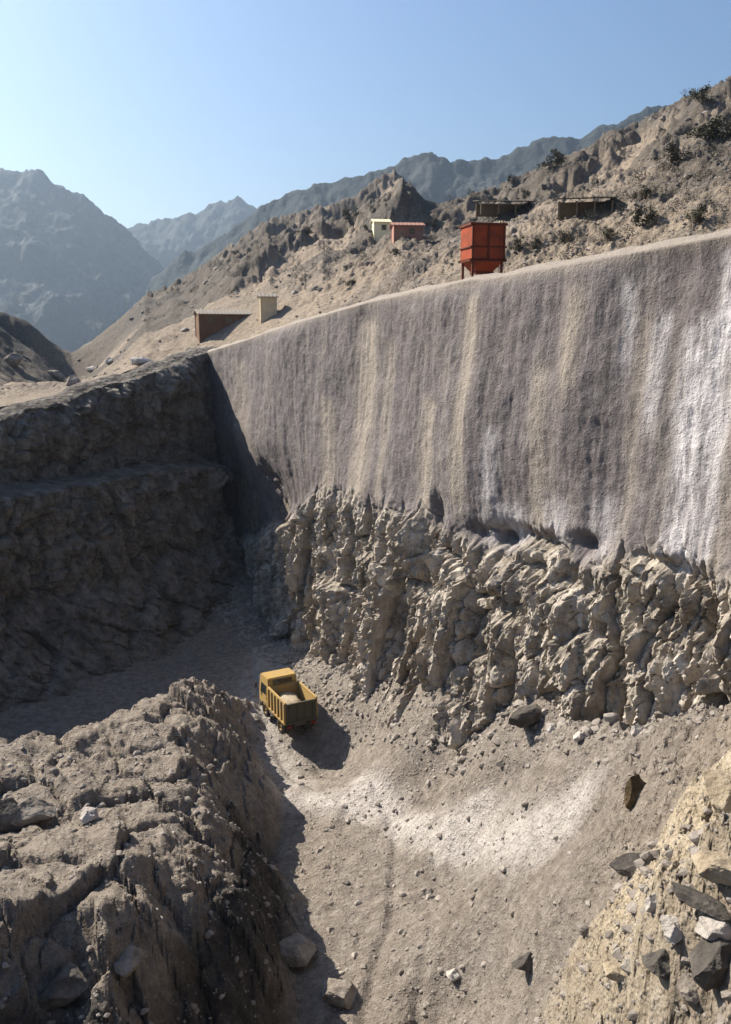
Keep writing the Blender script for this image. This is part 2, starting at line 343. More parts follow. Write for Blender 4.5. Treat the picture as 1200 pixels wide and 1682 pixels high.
def floor_z(x, y, detail=True):
    z = R_floor(x, y)
    if detail:
        amp = 0.35 + 0.25 * ss(-19, -12, z)
        steep = ss(-17, -12, z) * ss(40, 25, y)
        q = x * 0.75 + y * 0.2 + 0.9 * fbm(x * 0.2, y * 0.2, x * 0 + 40, 3)
        z = z + steep * (1.1 * (fbm(q * 0.55, z * 0.12, x * 0 + 41, 5, 0.55, True) - 0.35) + 0.6 * (fbm(x * 0.55, y * 0.55, z * 0.55, 7, 0.62, True) - 0.35))
        dr = seg_d(x, y, RUTS) + 0.25 * fbm(x * 0.2, y * 0.2, x * 0 + 90, 3)
        z = z - 0.13 * np.exp(-((dr - 0.85) / 0.22) ** 2) + 0.05 * np.exp(-((dr - 1.25) / 0.2) ** 2)
        dr = seg_d(x, y, RUTS2) + 0.25 * fbm(x * 0.2, y * 0.2, x * 0 + 93, 3)
        z = z - 0.12 * np.exp(-((dr - 0.85) / 0.22) ** 2) + 0.05 * np.exp(-((dr - 1.25) / 0.2) ** 2)
        z = z + amp * 1.4 * fbm(x * 0.16, y * 0.16, 3.1 + x * 0, 4) + amp * 0.42 * fbm(x * 0.8, y * 0.8, 1.7 + x * 0, 5, 0.55)
    wob = 1.7 * fbm(x * 0.22, y * 0.22, 9.0 + x * 0, 4, 0.45) if detail else 0
    sd = poly_sd(x, y, mound_poly) + wob
    zm = R_mound(x, y)
    if detail:
        hb, cb = blocks(x * 0.35 + y * 0.2 + 0.5 * fbm(x * 0.4, y * 0.4, x * 0, 4), y * 0.3 - x * 0.15, 5); hb2, cb2 = blocks(x * 1.0, y * 1.0 + x * 0.3, 17)
        zm = zm + 0.45 * hb + 0.16 * hb2 - 0.2 * ss(0.14, 0, cb)
        zm = zm + 1.1 * fbm(x * 0.17 + 4, y * 0.17, 5 + x * 0, 4, 0.5) + 0.34 * (fbm(x * 0.4 + 4, y * 0.25 + x * 0.2, 7 + x * 0, 6, 0.55, True) - 0.35)
    t = np.clip((sd + 2.7) / 5.0, 0, 1)
    t = np.sin(t * math.pi / 2) ** 1.25
    zz = z + (np.maximum(zm, z) - z) * t
    if detail:
        bell = ss(-2.9, -1.6, sd) * ss(2.6, 0.6, sd)
        k1, e1 = blocks(x * 0.6 + 0.3 * fbm(x, y, x * 0, 3), y * 0.5 + x * 0.15, 33); k2, e2 = blocks(x * 1.7 + y * 0.3, y * 1.5, 37)
        zz = zz + bell * (0.45 * k1 + 0.18 * k2 - 0.15 * ss(0.1, 0, e1) + 0.22 * (fbm(x * 0.5, y * 0.5, x * 0 + 77, 6, 0.6, True) - 0.3))
    return np.where(sd > -2.9, zz, z), ss(-0.6, 0.6, sd)
upper_pts = []
for s in (-5, 0, 10, 18, 26, 34, 42, 48, 55, 60, 70, 80, 95):
    for off in (1.5, 6.5):
        p = K0 + MW * s - NW * off
        if s < 5 and off > 3: continue
        upper_pts.append((p[0], p[1], float(top_main(s)) + 0.15))
for s in (5, 15, 25, 40, 60, 90):
    for off in (2, 8):
        p = K0 + LW * s - NL * off
        upper_pts.append((p[0], p[1], float(top_left(s)) + (0.1 if off == 2 else -0.4)))
sil = [(1200,122,150), (1130,160,165), (1060,188,185), (1000,222,200), (900,268,210), (850,290,230), (760,320,240), (700,330,260), (645,278,300), (600,305,300),
       (560,330,300), (480,350,300), (420,368,290), (340,425,280), (240,488,260), (170,545,240), (112,578,225)]
upper_pts += [tuple(np.array(unp(*p)) - [0, 0, 1.0 + 0.02 * p[2] * (p[0] > 650) ]) for p in sil]
for (px, py, Y) in sil:
    a = unp(px, py, Y); upper_pts.append((a[0] * 1.25, a[1] * 1.25, a[2] * 0.9 - 3)); upper_pts.append((a[0] * 1.8, a[1] * 1.8, a[2] * 0.4 - 45))
upper_pts += [unp(*p) for p in [(1200,330,52), (1200,230,85), (1050,340,66), (1050,270,110), (950,380,64), (900,330,110), (800,420,66), (800,350,105), (700,440,75), (700,390,115),
    (600,460,82), (600,400,125), (500,470,95), (500,420,140), (420,478,100), (400,430,150), (320,492,105), (300,470,160), (240,540,130), (200,570,140), (120,610,110), (60,640,90),
    (20,520,170), (60,545,180), (0,560,130), (90,590,160)]]
upper_pts += [(-110,220,-45), (-90,150,-22), (-120,90,-30), (-200,200,-70), (90,60,45), (60,10,20), (150,120,75), (40,-20,12), (-60,40,-12), (-90,10,-20), (60,30,26)]
R_up = RBF(upper_pts, 3.0)
def outcrop(x, y):
    return ss(0.34, 0.62, fbm(x * 0.038 + 5, y * 0.030 + 2, x * 0 + 60, 6, 0.55, True))
SKYFIT = None
def upper_z(x, y, detail=True):
    z = R_up(x, y); r = np.hypot(x, y)
    far = ss(380, 900, r); z = z * (1 - far) + (-120.0) * far
    if detail:
        sm, bm, sl, bl = wall_coords(x, y)
        hill = ss(8, 40, bm) * ss(30, 120, r); near = ss(7, 16, bm) * ss(150, 90, r) * ss(35, 60, r)
        z = z + hill * (6.0 * ss(90, 280, r) + 0.5) * (fbm(x * 0.028, y * 0.028, x * 0 + 2, 6, 0.5, True) - 0.55) * 1.3
        z = z + near * 1.5 * (fbm(x * 0.22, y * 0.22, x * 0 + 44, 6, 0.6, True) - 0.3)
        z = z + hill * (2.0 + 1.6 * ss(80, 200, r)) * (fbm(x * 0.10, y * 0.10, x * 0 + 4, 7, 0.6, True) - 0.5)
        z = z + (0.10 + 0.6 * ss(5, 25, np.maximum(bm, bl * 1.5))) * fbm(x * 0.3, y * 0.3, x * 0 + 6, 6, 0.6)
        z = z + 1.2 * ss(3, 9, bl) * ss(0, 6, sl) * fbm(x * 0.2, y * 0.2, x * 0 + 16, 5, 0.6)
        z = z + hill * 3.0 * outcrop(x, y) * ss(60, 140, r)
        if SKYFIT is not None:
            z = z + np.interp(np.arctan2(x, y), SKYFIT[0], SKYFIT[1]) * r * ss(55, 130, r) * ss(520, 330, r)
        z = z + 5 * ss(200, 500, r) * fbm(x * 0.01, y * 0.01, x * 0 + 1, 5)
    return z
SKYLINE = [(1260,95),(1200,125),(1150,150),(1100,172),(1050,200),(1000,215),(960,242),(900,268),(850,290),(800,310),(760,322),(720,335),(695,327),(670,297),(645,275),(620,290),(590,318),
    (540,335),(480,350),(440,362),(400,385),(340,430),(290,462),(240,482),(200,520),(150,560),(112,582),(80,558),(45,528),(0,512),(-60,505),(-140,520)]
SKYLINE = np.array(SKYLINE[::-1], float)
_a = np.array([unp(a, b, 1.0) for a, b in SKYLINE]); _az = np.arctan2(_a[:, 0], _a[:, 1]); _el = _a[:, 2] / np.hypot(_a[:, 0], _a[:, 1])
_azs = np.linspace(_az[0], _az[-1], 90); _els = np.interp(_azs, _az, _el); _corr = np.zeros(90)
for _it in range(4):
    SKYFIT = (_azs, _corr.copy()) if _it else None
    for _i, _t in enumerate(_azs):
        _r = np.linspace(60, 420, 420); _x = _r * math.sin(_t); _y = _r * math.cos(_t)
        _corr[_i] += _els[_i] - np.max(upper_z(_x, _y) / _r)
    _corr = np.convolve(np.r_[_corr[:1], _corr, _corr[-1:]], [0.2, 0.6, 0.2], 'valid') if _it < 2 else _corr
SKYFIT = (_azs, _corr)
def out_amount(x, y):
    sm, bm, sl, bl = wall_coords(x, y)
    return np.maximum(bm, bl)
BANK = [unp(1030,1860,10.4)[:2], unp(1065,1760,11.4)[:2], unp(1110,1660,12.6)[:2], unp(1160,1560,13.6)[:2], unp(1240,1470,15.0)[:2]]
def bank_amount(x, y, w=1.25):
    d = seg_d(x, y, BANK) + 0.35 * fbm(x * 0.7, y * 0.7, x * 0 + 70, 4)
    return np.exp(-np.abs(d / w) ** 1.7)
def ground_z(x, y, detail=True):
    fz, mk = floor_z(x, y, detail)
    fz = fz + 1.9 * bank_amount(x, y, 1.35)
    t = ss(0.9, 1.5, out_amount(x, y))
    return fz * (1 - t) + upper_z(x, y, detail) * t
def hit(px, py, r0=5.0, r1=400.0, n=4000):
    """where the sight line through a point of the photo meets the ground"""
    Y = np.exp(np.linspace(math.log(r0), math.log(r1), n))
    a = unp(px, py, 1.0); x = a[0] * Y; z = a[2] * Y
    g = ground_z(x, Y)
    below = np.where(z < g)[0]
    i = below[0] if len(below) else n - 1
    return float(x[i]), float(Y[i]), float(g[i])
def gz(x, y): return float(ground_z(np.array([x]), np.array([y]))[0])

# ------------------------------------------------------------------ ground sheet, polar grid finest where the pit is
def build_ground():
    az = np.concatenate([np.linspace(-180, -34, 60, endpoint=False), np.linspace(-34, 31, 760, endpoint=False), np.linspace(31, 180, 60)])
    az = np.radians(az)
    r = np.concatenate([np.linspace(0.3, 6, 12, endpoint=False), np.exp(np.linspace(math.log(6), math.log(110), 620, endpoint=False)),
                        np.exp(np.linspace(math.log(110), math.log(420), 240, endpoint=False)), np.exp(np.linspace(math.log(420), math.log(4300), 30))])
    R_, A_ = np.meshgrid(r, az, indexing='ij')
    x = (R_ * np.sin(A_)).ravel(); y = (R_ * np.cos(A_)).ravel()
    z = ground_z(x, y)
    Fc = grid_faces(len(r), len(az))
    me = np_mesh('ground', np.c_[x, y, z], Fc)
    fz, mk = floor_z(x, y)
    bank = bank_amount(x, y, 1.5)
    out = ss(0.5, 1.5, out_amount(x, y))
    path1 = [hit(*p)[:2] for p in ((600,1280), (640,1345), (760,1375), (870,1370), (950,1320))]
    path2 = [hit(*p)[:2] for p in ((450,1290), (520,1310), (640,1345))]
    path3 = [hit(*p)[:2] for p in ((440,1075), (425,1180), (470,1290))]
    nz = fbm(x * 0.5, y * 0.5, x * 0, 4) * 0.9
    dust = np.maximum.reduce([ss(1.3, 0.1, seg_d(x, y, path1) + nz), ss(1.6, 0.1, seg_d(x, y, path2) + nz), 0.6 * ss(2.5, 0.5, seg_d(x, y, path3) + nz)]) * (1 - out) * (1 - mk)
    yel = bank + ss(2.0, 6.5, x - 0.12 * y + nz * 1.5) * ss(27, 17, y) + out * 1.0 + mk * 0.3
    rock = ss(-0.1, 0.35, fbm(x * 0.12, y * 0.12, x * 0 + 8, 4)) * 0.35 * (1 - mk) * (1 - out)
    rock = rock + out * ss(0.0, 0.3, fbm(x * 0.06, y * 0.06, z * 0.1, 6, 0.65)) * ss(4, 12, out_amount(x, y)) * 0.9
    shade_and_rock = ss(0.3, -0.5, poly_sd(x, y, mound_poly) + nz * 0.5) * ss(-3.2, -4.6, poly_sd(x, y, mound_poly) * -1 + nz) * 0 + ss(0.4, -0.6, poly_sd(x, y, mound_poly) + nz * 0.5) * ss(-2.6, -1.6, poly_sd(x, y, mound_poly)) * ss(48, 44, y) * ss(-12, -8, x + (30 - y) * 1.2)  # mound flank darkened in colour to deepen its shade
    shade_and_rock = np.maximum(shade_and_rock, ss(0.4, -0.8, poly_sd(x, y, mound_poly)) * ss(0.0, -3.0, x + 0.3 * (y - 20)) * ss(28, 24, y + nz))  # the same painted shade over the gully below the mound
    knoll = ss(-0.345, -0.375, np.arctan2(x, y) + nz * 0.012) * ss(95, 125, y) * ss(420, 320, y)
    DK = np.maximum.reduce([shade_and_rock, knoll, 0.75 * outcrop(x, y) * ss(12, 30, out_amount(x, y))])
    add_mask(me, dust * 0.95, np.clip(yel, 0, 1), rock)
    at = me.attributes.new('bank', 'FLOAT', 'POINT'); at.data.foreach_set('value', (np.clip(bank * 1.2, 0, 1) * (1 - out)).astype(np.float32))
    at = me.attributes.new('shade_and_rock', 'FLOAT', 'POINT'); at.data.foreach_set('value', DK.astype(np.float32))
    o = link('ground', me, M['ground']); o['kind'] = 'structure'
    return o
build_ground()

# ------------------------------------------------------------------ cut faces
def face_mesh(name, A, along, inward, svals, top_f, mode):
    nv = 430 if mode == 'main' else 260
    t = np.concatenate([np.linspace(-0.14, 0.0, 14, endpoint=False), np.linspace(0, 1, nv)])
    S, T = np.meshgrid(svals, t, indexing='ij'); S = S.ravel(); T = T.ravel()
    top = top_f(S); bot = -27.0
    if mode == 'left': top = top + ss(2, 8, S) * (0.9 * fbm(S * 0.16, S * 0, S * 0 + 51, 5, 0.6) - 0.2)
    Z = np.where(T < 0, top, top + (bot - top) * np.clip(T, 0, 1))
    px = A[0] + along[0] * S; py = A[1] + along[1] * S
    wav = (0.8 if mode == 'main' else 1.3) * fbm(S * (0.06 if mode == 'main' else 0.13), S * 0, S * 0 + (3 if mode == 'main' else 8), 3)
    if mode == 'main':
        sb = shot_bottom(S) + 1.6 * fbm(S * 0.16, S * 0, S * 0 + 21, 4) + 0.9 * fbm(S * 0.5, S * 0, Z * 0.3 + 31, 5, 0.6)
        low = ss(1.5, -1.3, Z - sb)
        off = (top - Z) * 0.045 + np.maximum(sb - Z, 0) * np.interp(S, [0, 20, 34, 60], [0.0, 0.04, 0.07, 0.2])
        x0 = px; y0 = py
        fl = 0.75 * fbm(S * 0.22, S * 0, Z * 0.05 + 2, 3, 0.5)                       # vertical flutes of the sprayed concrete
        d_up = 0.55 * fl + 0.10 * fbm(S * 1.6, Z * 0.4, S * 0 + 5, 5, 0.6) + 0.12 * fbm(S * 0.7, Z * 0.7, S * 0 + 55, 5, 0.6) + 0.9 * fbm(S * 0.07, Z * 0.07, S * 0 + 12, 3)
        wz = Z + 1.5 * fbm(S * 0.35, S * 0 + 9, Z * 0.35, 3)
        butt = fbm(S * 0.34, S * 0, wz * 0.09 + 30, 4, 0.5, True) - 0.35       # buttresses and hollows of the rock
        lump = fbm(S * 0.75, S * 0 + 3, wz * 0.40, 7, 0.6, True) - 0.35
        wu = S + 0.3 * fbm(S * 0.5, S * 0, Z * 0.4 + 5, 3); wv = Z + 0.3 * fbm(S * 0.5 + 40, S * 0, Z * 0.5, 3)
        h1, c1 = blocks(wu * 0.50 + wv * 0.10, wv * 0.19, 3); h2, c2 = blocks(wu * 1.35 + wv * 0.15, wv * 0.62 + wu * 0.25, 11); h3, c3 = blocks(wu * 3.6, wv * 2.2 + wu * 0.6, 29)
        d_lo = 1.1 * butt + 0.30 * lump + 0.75 * h1 + 0.50 * h2 + 0.20 * h3 - 0.6 * ss(0.09, 0.0, c1) - 0.28 * ss(0.09, 0, c2) - 0.07 * ss(0.10, 0, c3) + 0.14 * fbm(S * 2.6, S * 0, Z * 1.9, 5, 0.65)
        cave = np.zeros_like(S)
        for (cs, cz, ws, hz, dp) in CAVES:
            cave += dp * np.exp(-(((S - cs) / ws) ** 2) - (((Z - cz) / hz) ** 2) * 1.0)
        d = d_up * (1 - low) + (d_lo + 0.25) * low - 0.65 * cave * np.clip(0.7 + 0.9 * lump + 0.8 * h2, 0, 2) - 1.6 * ss(34, 12, S) * ss(-8, -15, Z)
    else:
        bench = np.interp(S, [0, 10, 30, 60], [-12.0, -11.2, -10.4, -10.0]) + 0.5 * fbm(S * 0.12, S * 0, S * 0 + 2, 3)
        off = (top - Z) * 0.10 + 3.2 * ss(0.1, -0.3, Z - bench) * ss(0, 6, S) + np.maximum(-18 - Z, 0) * 0.9 * ss(0, 8, S)
        low = np.ones_like(S)
        d = 1.3 * fbm(S * 0.22, S * 0, Z * 0.12, 5, 0.5, True) + 0.9 * fbm(S * 0.5, S * 0 + 2, Z * 0.5, 6, 0.6) + 0.15 * fbm(S * 2, S * 0, Z * 2, 3)
        wu = S + 0.6 * fbm(S * 0.5, S * 0, Z * 0.5 + 5, 4); wv = Z + 0.6 * fbm(S * 0.5 + 40, S * 0, Z * 0.5, 4)
        h1, c1 = blocks(wu * 0.30 + wv * 0.1, wv * 0.36, 43); h2, c2 = blocks(wu * 0.9, wv * 0.9 + wu * 0.2, 71); h3, c3 = blocks(wu * 2.4, wv * 2.4, 29)
        d += 0.9 * h1 + 0.4 * h2 + 0.14 * h3 - 0.4 * ss(0.15, 0.0, c1) - 0.2 * ss(0.14, 0, c2)
        d *= ss(-2, 5, S) * 0.8 + 0.2
    prof = np.where(T < 0, 0, 1)
    off = off + (d + wav) * np.where(T < 0, 1, ss(-0.03, 0.04, T))
    # the lip: a low berm along the edge
    back = np.where(T < 0, -T / 0.14 * 2.6, 0)
    rim = np.where(T < 0, np.sin(np.clip(-T / 0.14, 0, 1) * math.pi) * (0.42 + 0.2 * fbm(S * 0.4, S * 0, S * 0 + 3, 4)) - 0.9 * ss(0.6, 1.0, -T / 0.14), 0)
    offd = np.where(T < 0, wav * (1 + T / 0.14), off)
    X = px + inward[0] * (offd - back); Y = py + inward[1] * (offd - back)
    me = np_mesh(name, np.c_[X, Y, Z + rim], grid_faces(len(svals), len(t), mode != 'main'))
    lowm = np.asarray(low).reshape(len(svals), len(t)); lf = (lowm[:-1, :-1] > 0.5).ravel()
    me.polygons.foreach_set('use_smooth', ~lf)
    return me, S, T, Z, low
CAVES = []
def s_at(px):                                                # where along the main wall a photo column falls
    u = (px - CX) / F / 0.975
    yy = 26.0 / (0.5 + u)
    return (82 - yy) / 0.8944
for (px, py, wpx, hpx, dp) in [(830,895,28,12,1.3), (900,900,40,12,1.5), (975,905,16,12,1.0), (920,950,60,14,1.2), (1100,940,28,10,1.0), (880,1010,22,18,1.2), (770,930,16,40,1.2), (740,850,10,25,0.8),
        (1000,1050,9,16,1.0), (1042,1050,9,16,1.1), (910,1100,10,20,1.0), (1080,1020,9,25,0.9), (690,950,12,14,0.9), (620,870,12,25,0.7), (450,860,14,30,1.0), (560,1000,10,16,0.7), (845,1080,10,10,0.7), (770,960,14,16,1.0), (440,790,20,20,0.6)]:
    s = s_at(px); yy = 82 - 0.8944 * s
    v = (py - CY) / F; zz = (-math.sin(PITCH) - v * math.cos(PITCH)) / (math.cos(PITCH) - v * math.sin(PITCH)) * (yy - 1.5)
    CAVES.append((s, zz, wpx * yy / F * 1.9, hpx * yy / F * 1.15, dp * yy / 38))
sv = np.concatenate([np.linspace(-6, 14, 90, endpoint=False), np.linspace(14, 40, 300, endpoint=False), np.linspace(40, 64, 400, endpoint=False), np.linspace(64, 100, 80)])
me, S, T, Z, low = face_mesh('shotcrete_wall', K0, MW, NW, sv, top_main, 'main')
def col(px, wpx, z0, z1, sharp=1.0):
    s = s_at(px); yy = 82 - 0.8944 * s; w = wpx * yy / F * 1.7
    c = s + 0.35 * fbm(Z * 0.3, Z * 0 + px, Z * 0, 3)
    g = np.exp(-np.abs((S - c) / w) ** 2.5)
    return g * ss(z0, z0 - 0.8, Z) * ss(z1 - 0.5, z1 + 1.5, Z)
white = np.maximum.reduce([col(1158,15,2.9,-2), col(1148,24,0.9,-6), 0.7 * col(1108,12,0.6,-4), 0.8 * col(1172,10,-1,-9), 0.5 * col(1000,20,-6,-9.5), 0.5 * col(925,26,-6.5,-10), col(1130,22,0,-9), col(1118,12,-1,-9), 0.7 * col(1060,10,1,-4), 0.5 * col(1010,9,2.2,-2), 0.55 * col(820,12,-4,-10.5), 0.7 * col(850,24,-7.3,-10.5),
                           0.5 * col(1090,9,-10,-16), 0.9 * col(1098,8,-8.9,-13)])
tanm = np.maximum.reduce([col(775,14,2,-9), col(935,12,2,-3), col(600,22,1,-12), col(545,14,-4,-12), col(715,14,-3,-12), 0.8 * col(890,14,-1,-10), 0.7 * col(1190,14,3,-9), 0.6 * col(400,26,-2,-14), 0.7 * col(640,10,0,-11), 0.6 * col(1030,9,1,-9)])
rimm = ss(0.02, -0.01, T) * 1.0
add_mask(me, low, white, np.maximum(tanm, rimm))
o = link('shotcrete_wall', me, M['wall'])
tag(o, 'tall grey sprayed-concrete cut face with tan and white vertical streaks above rough rock', 'wall')
svl = np.concatenate([np.linspace(-3, 34, 420, endpoint=False), np.linspace(34, 110, 120)])
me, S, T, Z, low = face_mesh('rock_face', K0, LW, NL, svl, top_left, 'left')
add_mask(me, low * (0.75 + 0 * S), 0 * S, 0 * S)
o = link('rock_face', me, M['face_with_shade']); o['kind'] = 'structure'

# ------------------------------------------------------------------ far mountains
def mountain(name, prof, D, depth, rough, az_pad=0.12, seed=0, n=380, m=220, base=-150):
    """a ridge at distance D whose crest follows the given skyline"""
    px = np.array([p[0] for p in prof], float); py = np.array([p[1] for p in prof], float)
    pts = np.array([unp(a, b, D) for a, b in zip(px, py)])
    X = np.linspace(pts[0, 0], pts[-1, 0], n); H = np.interp(X, pts[:, 0], pts[:, 2])
    tt = np.linspace(-1, 1, m)
    Xg, Tg = np.meshgrid(X, tt, indexing='ij'); Hg = np.repeat(H[:, None], m, 1)
    w = 1 - np.abs(Tg) ** 0.85
    Yg = D + Tg * depth
    s = 1.0 / depth
    nz = fbm(Xg * s * 3.2 + seed, Yg * s * 3.2, Xg * 0 + seed, 8, 0.52, True)
    zz = base + (Hg - base) * w + rough * (nz - 0.45) * (0.25 + 0.75 * np.abs(Tg)) * np.clip(1.3 - np.abs(Tg), 0, 1) + rough * 0.12 * fbm(Xg * s * 14, Yg * s * 14, Xg * 0, 5, 0.6, True)
    me = np_mesh(name, np.c_[Xg.ravel(), Yg.ravel(), zz.ravel()], grid_faces(n, m, True))
    o = link(name, me, M['mountain']); o['kind'] = 'structure'; return o
mountain('mountain', [(-420,330), (-250,300), (-120,320), (0,290), (62,287), (90,318), (150,345), (200,385), (300,470), (420,560), (520,640)], 1900, 900, 190, seed=3)
mountain('mountain', [(-100,520), (60,450), (160,412), (230,382), (310,358), (390,338), (425,362), (500,410), (640,480), (760,560)], 2500, 1000, 200, seed=11)
mountain('mountain', [(250,460), (380,385), (440,345), (500,318), (560,300), (620,290), (690,262), (705,256), (740,272), (820,250), (900,228), (940,232), (1050,185), (1120,180), (1250,150), (1400,160)], 1300, 560, 90, seed=23)

# ------------------------------------------------------------------ rocks
def rock_arrays(sub, seed, flat=0.7, cuts=22, rough=0.10):
    bm = bmesh.new(); bmesh.ops.create_icosphere(bm, subdivisions=sub, radius=1)
    V = np.array([v.co[:] for v in bm.verts]); Fc = np.array([[v.index for v in f.verts] for f in bm.faces]); bm.free()
    rs = np.random.RandomState(seed)
    for k in range(cuts):
        n = rs.normal(size=3); n /= np.linalg.norm(n); d = rs.uniform(0.45, 0.85)
        q = V @ n; V = V - np.maximum(q - d, 0)[:, None] * n
    if sub > 2:
        nn = V / (np.linalg.norm(V, axis=1)[:, None] + 1e-9)
        V = V + nn * (rough * fbm(V[:, 0] * 1.5 + seed, V[:, 1] * 1.5, V[:, 2] * 1.5, 5, 0.6))[:, None]
    V = V * np.array([rs.uniform(0.8, 1.2), rs.uniform(0.7, 1.0), flat])
    return V, Fc
ROCKS = [rock_arrays(5, 100 + k, 0.65 + 0.05 * (k % 4)) for k in range(7)]
def boulder(px, py, size, mat, label, kid=0, name='boulder', rz=0.0, sink=0.25, stretch=(1, 1, 1), group=None):
    x, y, z = hit(px, py)
    V, Fc = ROCKS[kid % 7]
    sc_ = 0.72 if py > 1400 and px > 900 else 1.0
    size *= sc_
    V = V * np.array(stretch)
    V = V * (1 + 0.10 * fbm(V[:, 0] * 3.1 + kid, V[:, 1] * 3.1, V[:, 2] * 3.1, 5, 0.65))[:, None] * size
    me = np_mesh(name, V, Fc, True)
    me.polygons.foreach_set('use_smooth', np.zeros(len(Fc), bool))
    o = link(name, me, M[mat], None, (x, y, z + size * stretch[2] * (0.5 - sink)), rz)
    tag(o, label, 'boulder', group); return o
B = boulder
B(785,1160,1.0,'dark_rock','dark low boulder lying in the grey scree below the rock face',0)
B(866,1182,1.0,'dark_rock','long dark slab leaning at the foot of the rock wall',1,rz=0.7,stretch=(1.6,0.7,0.8))
B(1042,1315,0.62,'ochre_rock','ochre brown upright boulder on the right slope above the pale tan bank',2,stretch=(0.8,0.8,1.3))
B(866,1584,0.55,'dark_rock','small dark boulder alone on the lower pit floor',3,rz=0.5,stretch=(1.3,0.8,0.8))
B(1040,1432,0.75,'dark_rock','dark flat rock just above the pale tan spur',4,stretch=(1.5,0.8,0.7))
B(1016,1606,0.35,'tan_rock','brown rounded stone set into the pale tan spur near the bottom edge',5)
B(1105,1535,0.32,'pale_rock','bright white stone on the tan spur at lower right',6)
B(1072,1490,0.25,'pale_rock','small pale stone above the bright white stone on the spur',2)
B(1165,1535,0.42,'pale_rock','pale angular rock beside the dark rocks at the right edge',1,rz=1)
B(1165,1500,0.5,'dark_rock','black tilted slab among pale rocks at the lower right edge',1,rz=-0.8,stretch=(1.7,0.5,0.8))
B(1085,1590,0.45,'dark_rock','dark rock below the bright white stone in the lower right cluster',3)
B(1170,1600,0.6,'dark_rock','largest dark rock of the lower right cluster, by the frame edge',0,stretch=(0.9,0.9,1.2))
B(1130,1640,0.42,'boulder','grey brown angular rock at the bottom of the lower right cluster',4)
B(1185,1440,0.55,'tan_rock','tan block at the right edge above the pale rocks',5)
B(1195,1320,0.55,'tan_rock','tan boulder at the right edge halfway down the slope',6)
B(50,1345,1.0,'boulder','grey boulder in the hollow at the left edge of the spoil mound',3,stretch=(1.3,1,0.9))
B(10,1350,0.9,'dark_rock','dark boulder at the far left edge beside a grey boulder',2)
B(145,1345,0.4,'pale_rock','pale stone on top of the sunlit spoil mound',6)
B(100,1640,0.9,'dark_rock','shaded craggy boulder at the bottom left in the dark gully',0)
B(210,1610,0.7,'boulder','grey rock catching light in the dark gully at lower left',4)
B(490,1570,1.0,'boulder','grey boulder at the edge of the mound shadow near the bottom',1)
B(560,1640,0.8,'boulder','brown grey boulder near the bottom, right of the dark gully',5)
B(745,1605,0.35,'pale_rock','pale small stone on the lower pit floor near bottom centre',3)
B(1045,1205,0.3,'pale_rock','small pale rock on the slope below the white streak near the wall foot',2)
B(905,1200,0.32,'pale_rock','pale block at the foot of the rock wall beside the long dark slab',6)
B(950,1215,0.28,'pale_rock','second pale block along the wall foot, right of the dark slab',0)
B(555,1035,0.6,'pale_rock','pale boulder at the far foot of the rock wall beyond the truck',4)
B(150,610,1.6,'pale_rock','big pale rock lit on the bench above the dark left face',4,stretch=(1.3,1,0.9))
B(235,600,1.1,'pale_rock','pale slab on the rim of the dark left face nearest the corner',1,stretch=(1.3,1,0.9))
B(90,620,1.5,'boulder','grey brown boulder on the bench at upper left',5)
B(180,598,1.0,'pale_rock','small pale rock on the upper bench between the big pale rock and the rim slab',3,stretch=(1.1,1,1))
B(120,632,0.9,'boulder','grey rock on the edge of the upper bench below the big pale rock',2)
B(275,598,0.8,'pale_rock','pale rock on the rim just left of the pit corner',0,stretch=(1.1,1,1))
B(20,600,1.8,'boulder','largest brown boulder at the left edge of the upper bench',0)

